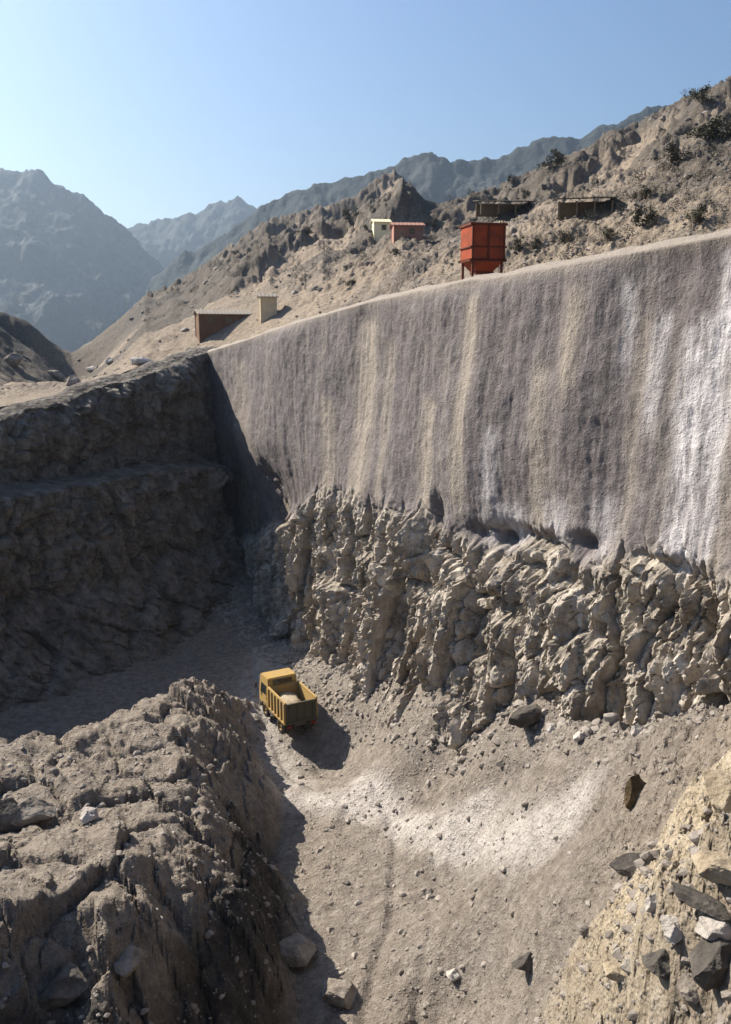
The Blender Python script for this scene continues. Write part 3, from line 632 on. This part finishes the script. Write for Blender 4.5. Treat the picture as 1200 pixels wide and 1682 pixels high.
def rubble():
    rs = np.random.RandomState(5)
    bases = [rock_arrays(1, k, 0.62, 9) for k in range(8)] + [rock_arrays(2, 30 + k, 0.62, 16) for k in range(6)]
    VV, FF, off = [], [], 0
    N = 46000
    az = np.radians(rs.uniform(-27, 27, N)); r = np.exp(rs.uniform(math.log(8), math.log(85), N))
    x = r * np.sin(az); y = r * np.cos(az)
    foot = np.zeros(N, bool)
    S_ = rs.uniform(8, 78, 5500); O_ = rs.uniform(1.2, 4.5, 5500) ** 1.0
    x = np.r_[x, K0[0] + MW[0] * S_ + NW[0] * O_]; y = np.r_[y, K0[1] + MW[1] * S_ + NW[1] * O_]; foot = np.r_[foot, np.ones(5500, bool)]
    # loose stone on the slope above the road
    a2 = np.radians(rs.uniform(-22, 27, 9000)); r2 = np.exp(rs.uniform(math.log(55), math.log(220), 9000))
    x = np.r_[x, r2 * np.sin(a2)]; y = np.r_[y, r2 * np.cos(a2)]; foot = np.r_[foot, np.zeros(9000, bool)]
    r = np.hypot(x, y); N = len(x)
    dens = fbm(x * 0.15, y * 0.15, x * 0 + 3, 4)
    keep = (rs.uniform(-0.5, 0.45, N) < dens) | (foot & (rs.uniform(0, 1, N) < 0.7))
    oa = out_amount(x, y); keep &= (oa < -2.0) | (oa > 6.5) | (foot & (oa < -1.2))
    x = x[keep]; y = y[keep]; r = r[keep]; foot = foot[keep]
    z = ground_z(x, y)
    sz = 0.022 + 0.04 * rs.pareto(2.2, len(x)); sz = np.clip(sz * (0.55 + r / 55) * np.where(foot, 1.7, 1.0), 0.03, np.where(r > 90, 0.9, np.where(foot, 0.34, np.where(r < 26, 0.17, 0.22))))
    for i in range(len(x)):
        b = bases[rs.randint(8)] if sz[i] < 0.14 else bases[8 + rs.randint(6)]
        a = rs.uniform(0, 6.28); c, s = math.cos(a), math.sin(a)
        V = b[0] * sz[i]
        V = np.c_[V[:, 0] * c - V[:, 1] * s, V[:, 0] * s + V[:, 1] * c, V[:, 2]] + (x[i], y[i], z[i] - sz[i] * 0.02)
        VV.append(V); FF.append(b[1] + off); off += len(V)
    me = np_mesh('rubble', np.concatenate(VV), np.concatenate(FF), False)
    o = link('rubble', me, M['rubble']); tag(o, 'loose grey and tan stones scattered over the pit floor and slopes', 'rubble', None, 'stuff')
M['rubble'] = mat_rock('rubble_stone', [(0.3, (0.12, 0.104, 0.088)), (0.5, (0.235, 0.206, 0.178)), (0.7, (0.37, 0.335, 0.295))], 0.9)
rubble()

# ------------------------------------------------------------------ box / tube mesh builder
class MB:
    def __init__(self): self.bm = bmesh.new()
    def box(self, c, s, rot=None, bev=0.0):
        r = bmesh.ops.create_cube(self.bm, size=1.0); vs = r['verts']
        Mx = Matrix.Translation(c) @ (rot.to_4x4() if rot else Matrix.Identity(4)) @ Matrix.Diagonal((*s, 1))
        bmesh.ops.transform(self.bm, matrix=Mx, verts=vs)
        if bev > 0:
            es = list({e for v in vs for e in v.link_edges})
            bmesh.ops.bevel(self.bm, geom=es, offset=bev, segments=2, affect='EDGES', profile=0.5)
        return self
    def prism(self, prof, axis, a0, a1):
        """polygon prof (2-D) swept along an axis ('x','y' or 'z')"""
        def P(u, v, w): return {'x': (w, u, v), 'y': (u, w, v), 'z': (u, v, w)}[axis]
        A = [self.bm.verts.new(P(u, v, a0)) for u, v in prof]; Bv = [self.bm.verts.new(P(u, v, a1)) for u, v in prof]
        n = len(prof); fs = [self.bm.faces.new(A), self.bm.faces.new(Bv[::-1])]
        for i in range(n): fs.append(self.bm.faces.new((A[i], Bv[i], Bv[(i + 1) % n], A[(i + 1) % n])))
        bmesh.ops.recalc_face_normals(self.bm, faces=fs); return self
    def hull(self, pts, faces):
        vs = [self.bm.verts.new(p) for p in pts]
        fs = [self.bm.faces.new([vs[i] for i in f]) for f in faces]
        bmesh.ops.recalc_face_normals(self.bm, faces=fs); return self
    def cyl(self, a, b, r0, r1=None, seg=20):
        a = Vector(a); b = Vector(b); d = b - a; r1 = r0 if r1 is None else r1
        r = bmesh.ops.create_cone(self.bm, cap_ends=True, segments=seg, radius1=r0, radius2=r1, depth=d.length)
        Mx = Matrix.Translation((a + b) / 2) @ d.to_track_quat('Z', 'Y').to_matrix().to_4x4()
        bmesh.ops.transform(self.bm, matrix=Mx, verts=r['verts']); return self
    def lathe(self, c, prof, axis='y', seg=32):
        rings = []
        for k in range(seg):
            t = 2 * math.pi * k / seg
            ring = []
            for (rr, w) in prof:
                p = {'y': (rr * math.cos(t), w, rr * math.sin(t)), 'z': (rr * math.cos(t), rr * math.sin(t), w)}[axis]
                ring.append(self.bm.verts.new((c[0] + p[0], c[1] + p[1], c[2] + p[2])))
            rings.append(ring)
        fs = []
        for k in range(seg):
            A, Bq = rings[k], rings[(k + 1) % seg]
            for i in range(len(prof) - 1): fs.append(self.bm.faces.new((A[i], A[i + 1], Bq[i + 1], Bq[i])))
        bmesh.ops.recalc_face_normals(self.bm, faces=fs); return self
    def build(self, name, mat, parent=None, loc=None, smooth=False):
        me = bpy.data.meshes.new(name); self.bm.to_mesh(me); self.bm.free()
        if smooth:
            for p in me.polygons: p.use_smooth = True
        return link(name, me, M[mat], parent, loc)

# ------------------------------------------------------------------ the yellow tipper truck
def tipper():
    x, y, z = (-4.55, 46.6, 0); z = gz(x, y)
    t = empty('tipper_truck', (x, y, z + 0.02), math.radians(118)); t.scale = (0.82, 0.82, 0.82)
    tag(t, 'yellow tipper truck parked on the pit floor beside the spoil mound, its tailgate in shade', 'truck')
    # x forward, y left, z up ; front axle x=+1.9, rear axle x=-1.5
    m = MB()
    for s in (-1, 1): m.box((0.2, s * 0.42, 0.82), (4.9, 0.09, 0.24), bev=0.01)
    for q in (-2.1, -1.25, -0.4, 1.0, 2.3): m.box((q, 0, 0.82), (0.1, 0.76, 0.18))
    m.box((2.72, 0, 0.62), (0.18, 2.25, 0.34), bev=0.03)
    m.cyl((-1.25, -0.9, 0.52), (-1.25, 0.9, 0.52), 0.09); m.cyl((1.75, -0.9, 0.52), (1.75, 0.9, 0.52), 0.07)
    m.build('chassis', 'steel', t)
    for sy in (-1, 1): MB().box((-1.95, sy * 0.86, 0.62), (0.03, 0.62, 0.55)).build('mud_flap', 'rubber', t)
    # cab
    m = MB(); m.prism([(0.95, 0.95), (2.78, 0.95), (2.80, 1.85), (2.52, 3.08), (2.30, 3.18), (1.02, 3.18), (0.95, 3.0)], 'y', -1.12, 1.12)
    bmesh.ops.bevel(m.bm, geom=m.bm.edges[:], offset=0.05, segments=2, affect='EDGES')
    cab = m.build('cab', 'yellow', t)
    MB().hull([(2.812, -0.95, 1.82), (2.812, 0.95, 1.82), (2.575, 0.9, 2.66), (2.575, -0.9, 2.66), (2.77, -0.95, 1.82), (2.77, 0.95, 1.82), (2.53, 0.9, 2.66), (2.53, -0.9, 2.66)],
              [(0,1,2,3), (7,6,5,4), (0,4,5,1), (1,5,6,2), (2,6,7,3), (3,7,4,0)]).build('windscreen', 'glass', cab)
    MB().box((0.945, 0, 2.87), (0.03, 1.5, 0.34), bev=0.008).build('rear_window', 'glass', cab)
    for s in (-1, 1):
        d = MB().box((1.80, s * 1.128, 1.65), (1.15, 0.03, 1.35), bev=0.01).build('door', 'yellow', cab)
        MB().prism([(1.32, 1.80), (2.42, 1.80), (2.22, 2.55), (1.32, 2.55)], 'y', s * 1.132, s * 1.155).build('window', 'glass', d)
        MB().box((1.38, s * 1.16, 1.62), (0.16, 0.03, 0.04)).build('handle', 'steel', d)
        mm = MB(); mm.cyl((2.6, s * 1.12, 2.3), (2.75, s * 1.38, 2.3), 0.015, seg=8); mm.box((2.75, s * 1.38, 2.15), (0.05, 0.2, 0.42), bev=0.02); mm.build('mirror', 'steel', cab)
        MB().box((2.80, s * 0.85, 1.18), (0.05, 0.3, 0.2), bev=0.02).build('headlight', 'pale_yellow', cab)
        mm = MB(); mm.prism([(1.10, 0.62), (1.25, 0.98), (1.5, 1.16), (2.0, 1.16), (2.25, 0.98), (2.38, 0.62), (2.32, 0.62), (2.2, 0.93), (1.97, 1.10), (1.53, 1.10), (1.30, 0.93), (1.16, 0.62)], 'y', s * 1.14 - 0.15, s * 1.14 + 0.03)
        mm.build('mudguard', 'steel', t)
        MB().cyl((0.1, s * 0.82, 0.68), (0.9, s * 0.82, 0.68), 0.26).build('fuel_tank' if s > 0 else 'air_tank', 'steel', t)
    # tipping body: open bin
    m = MB()
    x0, x1, w, zb, zt, th = -2.35, 0.78, 1.16, 1.12, 2.6, 0.06
    m.box(((x0 + x1) / 2, 0, zb), (x1 - x0, 2 * w - 0.1, 0.08))
    for s in (-1, 1):
        m.box(((x0 + x1) / 2, s * w, (zb + zt) / 2), (x1 - x0, th, zt - zb + 0.1))
        m.box(((x0 + x1) / 2, s * (w + 0.005), zt + 0.05), (x1 - x0 + 0.05, 0.14, 0.12), bev=0.01)
        for k in range(6): m.box((x0 + 0.12 + k * (x1 - x0 - 0.24) / 5, s * (w + 0.07), (zb + zt) / 2 - 0.02), (0.11, 0.09, zt - zb), bev=0.01)
        m.box(((x0 + x1) / 2, s * (w + 0.06), zb + 0.02), (x1 - x0, 0.10, 0.14), bev=0.01)
    m.box((x1, 0, (zb + zt) / 2), (th, 2 * w, zt - zb + 0.1))
    body = m.build('tipping_body', 'yellow', t)
    g = MB(); g.box((x0 - 0.03, 0, (zb + zt) / 2), (0.06, 2 * w - 0.04, zt - zb), bev=0.01)
    for k in range(4): g.box((x0 - 0.09, -0.9 + 0.6 * k, (zb + zt) / 2), (0.08, 0.1, zt - zb - 0.1), bev=0.01)
    g.box((x0 - 0.1, 0, zt - 0.05), (0.1, 2 * w, 0.12), bev=0.01); g.box((x0 - 0.1, 0, zb + 0.05), (0.1, 2 * w, 0.12), bev=0.01)
    g.build('tailgate', 'dark_sheet_and_shade', body)  # dark instead of yellow: shade of the rear end put into colour
    for s in (-1, 1):
        MB().box((x0 - 0.02, s * 0.9, 0.86), (0.08, 0.34, 0.14), bev=0.02).build('tail_light', 'lens', t)
    # load of dark rubble
    V, Fc = rock_arrays(4, 77, 0.35, 5, 0.3)
    V = V * np.array([1.7, 1.15, 1.0]); V = np.clip(V, [-1.48, -1.1, -2], [1.48, 1.1, 2]) + np.array([-0.8, 0, 1.95])
    ld = link('load_of_soil', np_mesh('load_of_soil', V, Fc), M['tan_rock'], body)
    # wheels
    def wheel(px_, py_, dual):
        for off in ((0,) if not dual else (-0.15, 0.15)):
            e = MB(); R = 0.58
            e.lathe((0, 0, 0), [(0.30, -0.15), (0.44, -0.16), (0.55, -0.14), (R, -0.09), (R, -0.03), (R - .02, -0.03), (R - .02, 0.03), (R, 0.03), (R, 0.09), (0.55, 0.14), (0.44, 0.16), (0.30, 0.15)])
            for k in range(24):
                a = k * math.pi / 12
                e.box((R * math.cos(a), 0, R * math.sin(a)), (0.05, 0.2, 0.03), Matrix.Rotation(-a, 3, 'Y'))
            ty = e.build('wheel', 'rubber', t, (px_, py_ + off, 0.57), True)
            r = MB(); r.lathe((0, 0, 0), [(0.0, 0.05 ), (0.14, 0.06), (0.16, 0.0), (0.26, -0.02), (0.30, 0.10), (0.31, 0.13), (0.31, -0.13), (0.27, -0.10), (0.2, -0.04), (0.0, -0.04)])
            r.build('rim', 'yellow', ty, None, True)
    for s in (-1, 1): wheel(1.75, s * 0.95, False); wheel(-1.25, s * 0.86, True)
    return t
tipper()

# ------------------------------------------------------------------ rust-red hopper on the road edge
def hopper():
    x, y, tip = unp(791, 447, 51); z = gz(x, y) - 0.05; tip -= z
    t = empty('steel_hopper', (x, y, z), math.radians(14))
    tag(t, 'rust-red steel hopper with a tapered bottom standing on the haul road above the streaked wall', 'hopper')
    W, D_, z0, z1, zt = 1.0, 0.9, tip, tip + 0.6, tip + 2.55
    m = MB()
    a = [(-0.5, -0.45, z0), (0.5, -0.45, z0), (0.5, 0.45, z0), (-0.5, 0.45, z0)]
    b = [(-W, -D_, z1), (W, -D_, z1), (W, D_, z1), (-W, D_, z1)]; c = [(-W, -D_, zt), (W, -D_, zt), (W, D_, zt), (-W, D_, zt)]
    d = [(-W + .07, -D_ + .07, zt), (W - .07, -D_ + .07, zt), (W - .07, D_ - .07, zt), (-W + .07, D_ - .07, zt)]
    e = [(p[0], p[1], z1 + 0.4) for p in d]
    F_ = [(0,1,2,3)]
    for q in (0, 4, 8, 12): F_ += [(q + i, q + (i + 1) % 4, q + 4 + (i + 1) % 4, q + 4 + i) for i in range(4)]
    F_.append((16,17,18,19)); m.hull(a + b + c + d + e, F_)
    bin_ = m.build('bin', 'rust', t)
    m = MB()
    for zz in (z1, 2.0, 2.7, zt):
        h = 0.13 if zz in (z1, zt) else 0.08
        for s in (-1, 1):
            m.box((0, s * (D_ + 0.04), zz), (2 * W + 0.22, 0.08, h)); m.box((s * (W + 0.04), 0, zz), (0.08, 2 * D_, h - 0.006))
    for s in (-1, 0, 1):
        m.box((s * (W - 0.05 * abs(s)), -(D_ + 0.035), (z1 + zt) / 2), (0.1, 0.066, zt - z1 - 0.15))
    m.build('stiffener', 'rust_dark', bin_)
    for sx in (-1, 1):
        for sy in (-1, 1):
            m = MB(); m.box((sx * (W - 0.12), sy * (D_ - 0.12), z1 / 2 - 0.05), (0.12, 0.12, z1 + 0.1)); m.box((sx * (W - 0.12), sy * (D_ - 0.12), -0.1), (0.3, 0.3, 0.06))
            m.build('leg', 'rust_dark', t)
    m = MB()
    for q in (-0.2, 0.2): m.cyl((W + 0.14, q, 0), (W + 0.14, q, zt + 0.35), 0.025, seg=8)
    for q in range(int(zt / 0.3)): m.cyl((W + 0.14, -0.2, 0.2 + 0.3 * q), (W + 0.14, 0.2, 0.2 + 0.3 * q), 0.018, seg=6)
    m.build('ladder', 'rust_dark', t)
    m = MB(); m.box((0, 0, z0 - 0.06), (1.1, 1.0, 0.10)); m.cyl((0.5, 0, z0 - 0.06), (0.9, 0, z0 - 0.12), 0.03, seg=8); m.build('discharge_gate', 'rust_dark', t)
hopper()

# ------------------------------------------------------------------ sheds and huts on the hillside
def hut(name, px, py, w, d, h, rz, wall, roof, label, cat='hut', rise=0.5, door=True, nwin=1, hip=False, sink=0.4):
    x, y, z = hit(px, py, 30, 300)
    zs = [gz(x + a * w / 2, y + b * d / 2) for a in (-1, 0, 1) for b in (-1, 1)]
    z = 0.35 * max(zs) + 0.65 * min(zs); sink = z - min(zs) + 0.3
    t = empty(name, (x, y, z - sink), rz); tag(t, label, cat)
    H = h + sink
    m = MB(); m.box((0, 0, H / 2), (w, d, H))
    for k in range(int(w / 0.28)):
        for q in (-1, 1): m.box((-w / 2 + 0.14 + k * 0.28, q * d / 2, H / 2), (0.07, 0.05, H - 0.02))
    for q in (-1, 1):
        for b in (-1, 1): m.box((q * w / 2, b * d / 2, H / 2), (0.13, 0.13, H - 0.01))
    m.build('wall', wall, t)
    m = MB(); m.prism([(-d / 2 - 0.3, H - 0.02), (-d / 2 - 0.3, H + 0.06), (0, H + rise + 0.06), (d / 2 + 0.3, H + 0.06), (d / 2 + 0.3, H - 0.02), (0, H + rise - 0.02)], 'x', -w / 2 - 0.25, w / 2 + 0.25)
    n = int(w / 0.4)
    for k in range(n + 1):
        xx = -w / 2 + k * w / n
        for s in (-1, 1):
            L = math.hypot(d / 2 + 0.3, rise); an = math.atan2(rise, d / 2 + 0.3)
            m.box((xx, s * (d / 4 + 0.15), H + rise / 2 + 0.09), (0.05, L, 0.04), Matrix.Rotation(-s * an, 3, 'X'))
    m.build('roof', roof, t)
    MB().prism([(-d / 2, H - 0.01), (d / 2, H - 0.01), (0, H + rise - 0.03)], 'x', -w / 2 + 0.01, w / 2 - 0.01).build('gable', wall, t)
    if door:
        dh = min(1.9, h - 0.08); dr = MB().box((-w * 0.28, -d / 2 - 0.035, sink + dh / 2), (0.8, 0.06, dh)).build('door', 'brown_sheet', t)
        MB().box((-w * 0.28 + 0.3, -d / 2 - 0.08, sink + dh / 2), (0.05, 0.05, 0.12)).build('handle', 'steel', dr)
    for k in range(nwin):
        xx = w * (0.12 + 0.3 * k) if nwin < 3 else -w / 2 + (k + 0.7) * w / (nwin + 0.4)
        ww = min(0.75, h * 0.4); wz = sink + h * 0.62; wf = MB().box((xx, -d / 2 - 0.035, wz), (ww, 0.06, ww)).build('window', 'wood', t)
        MB().box((xx, -d / 2 - 0.07, wz), (ww - 0.12, 0.02, ww - 0.12)).build('pane', 'glass', wf)
    return t
def lean_to(name, px, py, w, d, h, rz, label, roof='dark_sheet_and_shade', back='wood'):
    x, y, z = hit(px, py, 30, 300)
    t = empty(name, (x, y, z - 0.3), rz); tag(t, label, 'shelter')
    for k in range(4):
        for s in (-1, 1):
            MB().box((-w / 2 + 0.1 + k * (w - 0.2) / 3, s * (d / 2 - 0.1), (h + 0.12 * s) / 2 + 0.1), (0.12, 0.12, h + 0.2 * s)).build('post', 'wood', t)
    m = MB(); m.box((0, 0, h + 0.3), (w + 0.5, d + 0.6, 0.07), Matrix.Rotation(0.13, 3, 'X'))
    for k in range(int(w / 0.35)): m.box((-w / 2 + k * 0.35, 0, h + 0.34), (0.07, d + 0.6, 0.05), Matrix.Rotation(0.13, 3, 'X'))
    m.build('roof', roof, t)
    MB().box((0, d / 2 - 0.02, h / 2 + 0.2), (w, 0.05, h)).build('back_wall', back, t)
hut('long_shed', 372, 528, 6.4, 2.6, 1.5, math.radians(20), 'brown_sheet', 'roof_sheet', 'long brown sheet-metal shed with a pale roof above the dark corner of the pit', 'shed', 0.5, True, 3)
hut('plaster_hut', 440, 520, 1.6, 1.5, 2.2, math.radians(12), 'cream', 'roof_sheet', 'narrow cream plaster hut beside the long brown shed', 'hut', 0.35, False, 0)
hut('guard_hut', 625, 390, 2.3, 2.0, 1.8, math.radians(10), 'pale_yellow', 'pale_yellow', 'bright pale yellow hut on the hillside left of the red-roofed cabin', 'hut', 0.5, False, 1)
hut('site_cabin', 668, 386, 3.0, 2.2, 1.4, math.radians(6), 'pink', 'pink', 'low faded red cabin right of the pale yellow hut', 'cabin', 0.4, False, 1)
lean_to('open_shelter', 828, 352, 5.6, 2.6, 1.3, math.radians(4), 'long low open shelter with a dark roof just above the rust-red hopper')
lean_to('open_shelter', 960, 358, 4.0, 2.5, 1.4, math.radians(-12), 'short dark-roofed shelter on the slope right of the hopper')

# ------------------------------------------------------------------ shrubs
def shrub_mesh(seed, n=900):
    rs = np.random.RandomState(seed); cl = rs.normal(size=(14, 3)) * [0.42, 0.42, 0.28] + [0, 0, 0.62]
    V, Fc = [], []
    for i in range(n):
        c = cl[rs.randint(14)] + rs.normal(size=3) * 0.14
        c[2] = max(c[2], 0.06)
        a = rs.normal(size=3); a /= np.linalg.norm(a); b = np.cross(a, rs.normal(size=3)); b /= np.linalg.norm(b)
        l = rs.uniform(0.05, 0.10); w = l * 0.55; q = len(V)
        V += [c - a * l, c + b * w, c + a * l, c - b * w]; Fc.append((q, q + 1, q + 2, q + 3))
    m = np_mesh('foliage', V, Fc, False); m.materials.append(M['leaf'])
    s = MB()
    for k in range(6):
        p = cl[k]; s.cyl((0, 0, -0.1), tuple(p), 0.03, 0.01, seg=6)
    me = bpy.data.meshes.new('stem'); s.bm.to_mesh(me); s.bm.free(); me.materials.append(M['bark'])
    return m, me
SH = [shrub_mesh(k) for k in (1, 2, 3)]
def shrub(px, py, size, label, group='dark shrubs on the hillside', r0=25):
    x, y, z = hit(px, py, r0, 390)
    t = empty('shrub', (x, y, z - 0.05), random.uniform(0, 6)); size *= 0.75; t.scale = (size, size * random.uniform(0.8, 1.3), size * random.uniform(0.6, 1.05))
    f, s = SH[int(px) % 3]
    link('foliage', f, None, t); link('stem', s, None, t)
    tag(t, label, 'shrub', group)
random.seed(4)
for (px, py, sz, lb) in [(710,372,1.6,'round dark shrub between the faded red cabin and the hopper'), (862,326,1.7,'dark round shrub just right of the long open shelter'),
    (840,300,1.5,'dark shrub higher up behind the long open shelter'), (912,272,3.0,'large dark shrub on the ridge above the short shelter'),
    (1055,328,1.3,'shrub alone on the bare slope right of the short shelter'), (1056,370,1.2,'shrub low on the slope just above the wall top, right side'),
    (1150,365,1.3,'shrub by the pale track at the far right above the wall'), (1152,168,2.2,'dark shrub on the skyline at upper right'), (1185,230,2.4,'shrub on the upper right slope below the skyline'),
    (1165,228,2.2,'second shrub on the upper right slope, left of its neighbour'), (850,412,1.0,'low green shrub just right of the hopper'), (880,410,1.0,'low brown-green shrub second right of the hopper'),
    (575,362,2.2,'dark shrub on the slope left of the pale yellow hut'), (605,378,1.2,'small dark shrub touching the left side of the pale yellow hut'), (505,385,2.0,'dark shrub on the hillside above the brown shed'),
    (1102,265,2.0,'shrub midway up the right slope'), (650,420,1.0,'small shrub on the bank below the faded red cabin'), (575,470,1.0,'small shrub on the bank just above the wall top left of centre'),
    (1000,390,0.9,'small shrub beside the road below the short shelter'), (925,395,0.9,'small shrub on the bank between hopper and short shelter')]:
    shrub(px, py, sz, lb)
# scrub strewn thickly over the slope: one mass
def scrub():
    rs = np.random.RandomState(12); VV, FF, off = [], [], 0
    bm_v = [np.array([v.co[:] for v in s[0].vertices])[:720] for s in SH]
    f0 = np.arange(720).reshape(-1, 4)
    for i in range(1500):
        a = math.radians(rs.uniform(-20, 27)); r = math.exp(rs.uniform(math.log(45), math.log(300)))
        x, y = r * math.sin(a), r * math.cos(a)
        sm, bm_, sl, bl = wall_coords(np.array([x]), np.array([y]))
        if bm_[0] < 9: continue
        if fbm(np.array([x * 0.04]), np.array([y * 0.04]), np.array([2.0]), 3)[0] < rs.uniform(-0.25, 0.3): continue
        s = rs.uniform(0.25, 0.8) * (0.6 + r / 220); z = gz(x, y)
        V = bm_v[rs.randint(3)] * s + (x, y, z - 0.03); VV.append(V); FF.append(f0 + off); off += len(V)
    me = np_mesh('scrub', np.concatenate(VV), np.concatenate(FF), False)
    o = link('scrub', me, M['leaf']); tag(o, 'low dry scrub scattered over the hillside', 'scrub', None, 'stuff')
scrub()

# ------------------------------------------------------------------ the air
def haze():
    x0, x1, y0, y1, z0, z1 = -4400, 4400, -4400, 4400, -170, 560
    m = MB(); m.box(((x0 + x1) / 2, (y0 + y1) / 2, (z0 + z1) / 2), (x1 - x0, y1 - y0, z1 - z0))
    k = NT('haze_air'); k.n.remove(k.b)
    pv = k.n.new('ShaderNodeVolumePrincipled'); pv.inputs['Color'].default_value = (0.60, 0.78, 1.0, 1)
    pv.inputs['Density'].default_value = 0.00013; pv.inputs['Anisotropy'].default_value = 0.45
    k.l(pv.outputs['Volume'], k.n['Material Output'].inputs['Volume']); M['haze'] = k.m
    o = m.build('haze', 'haze'); o['kind'] = 'stuff'
haze()
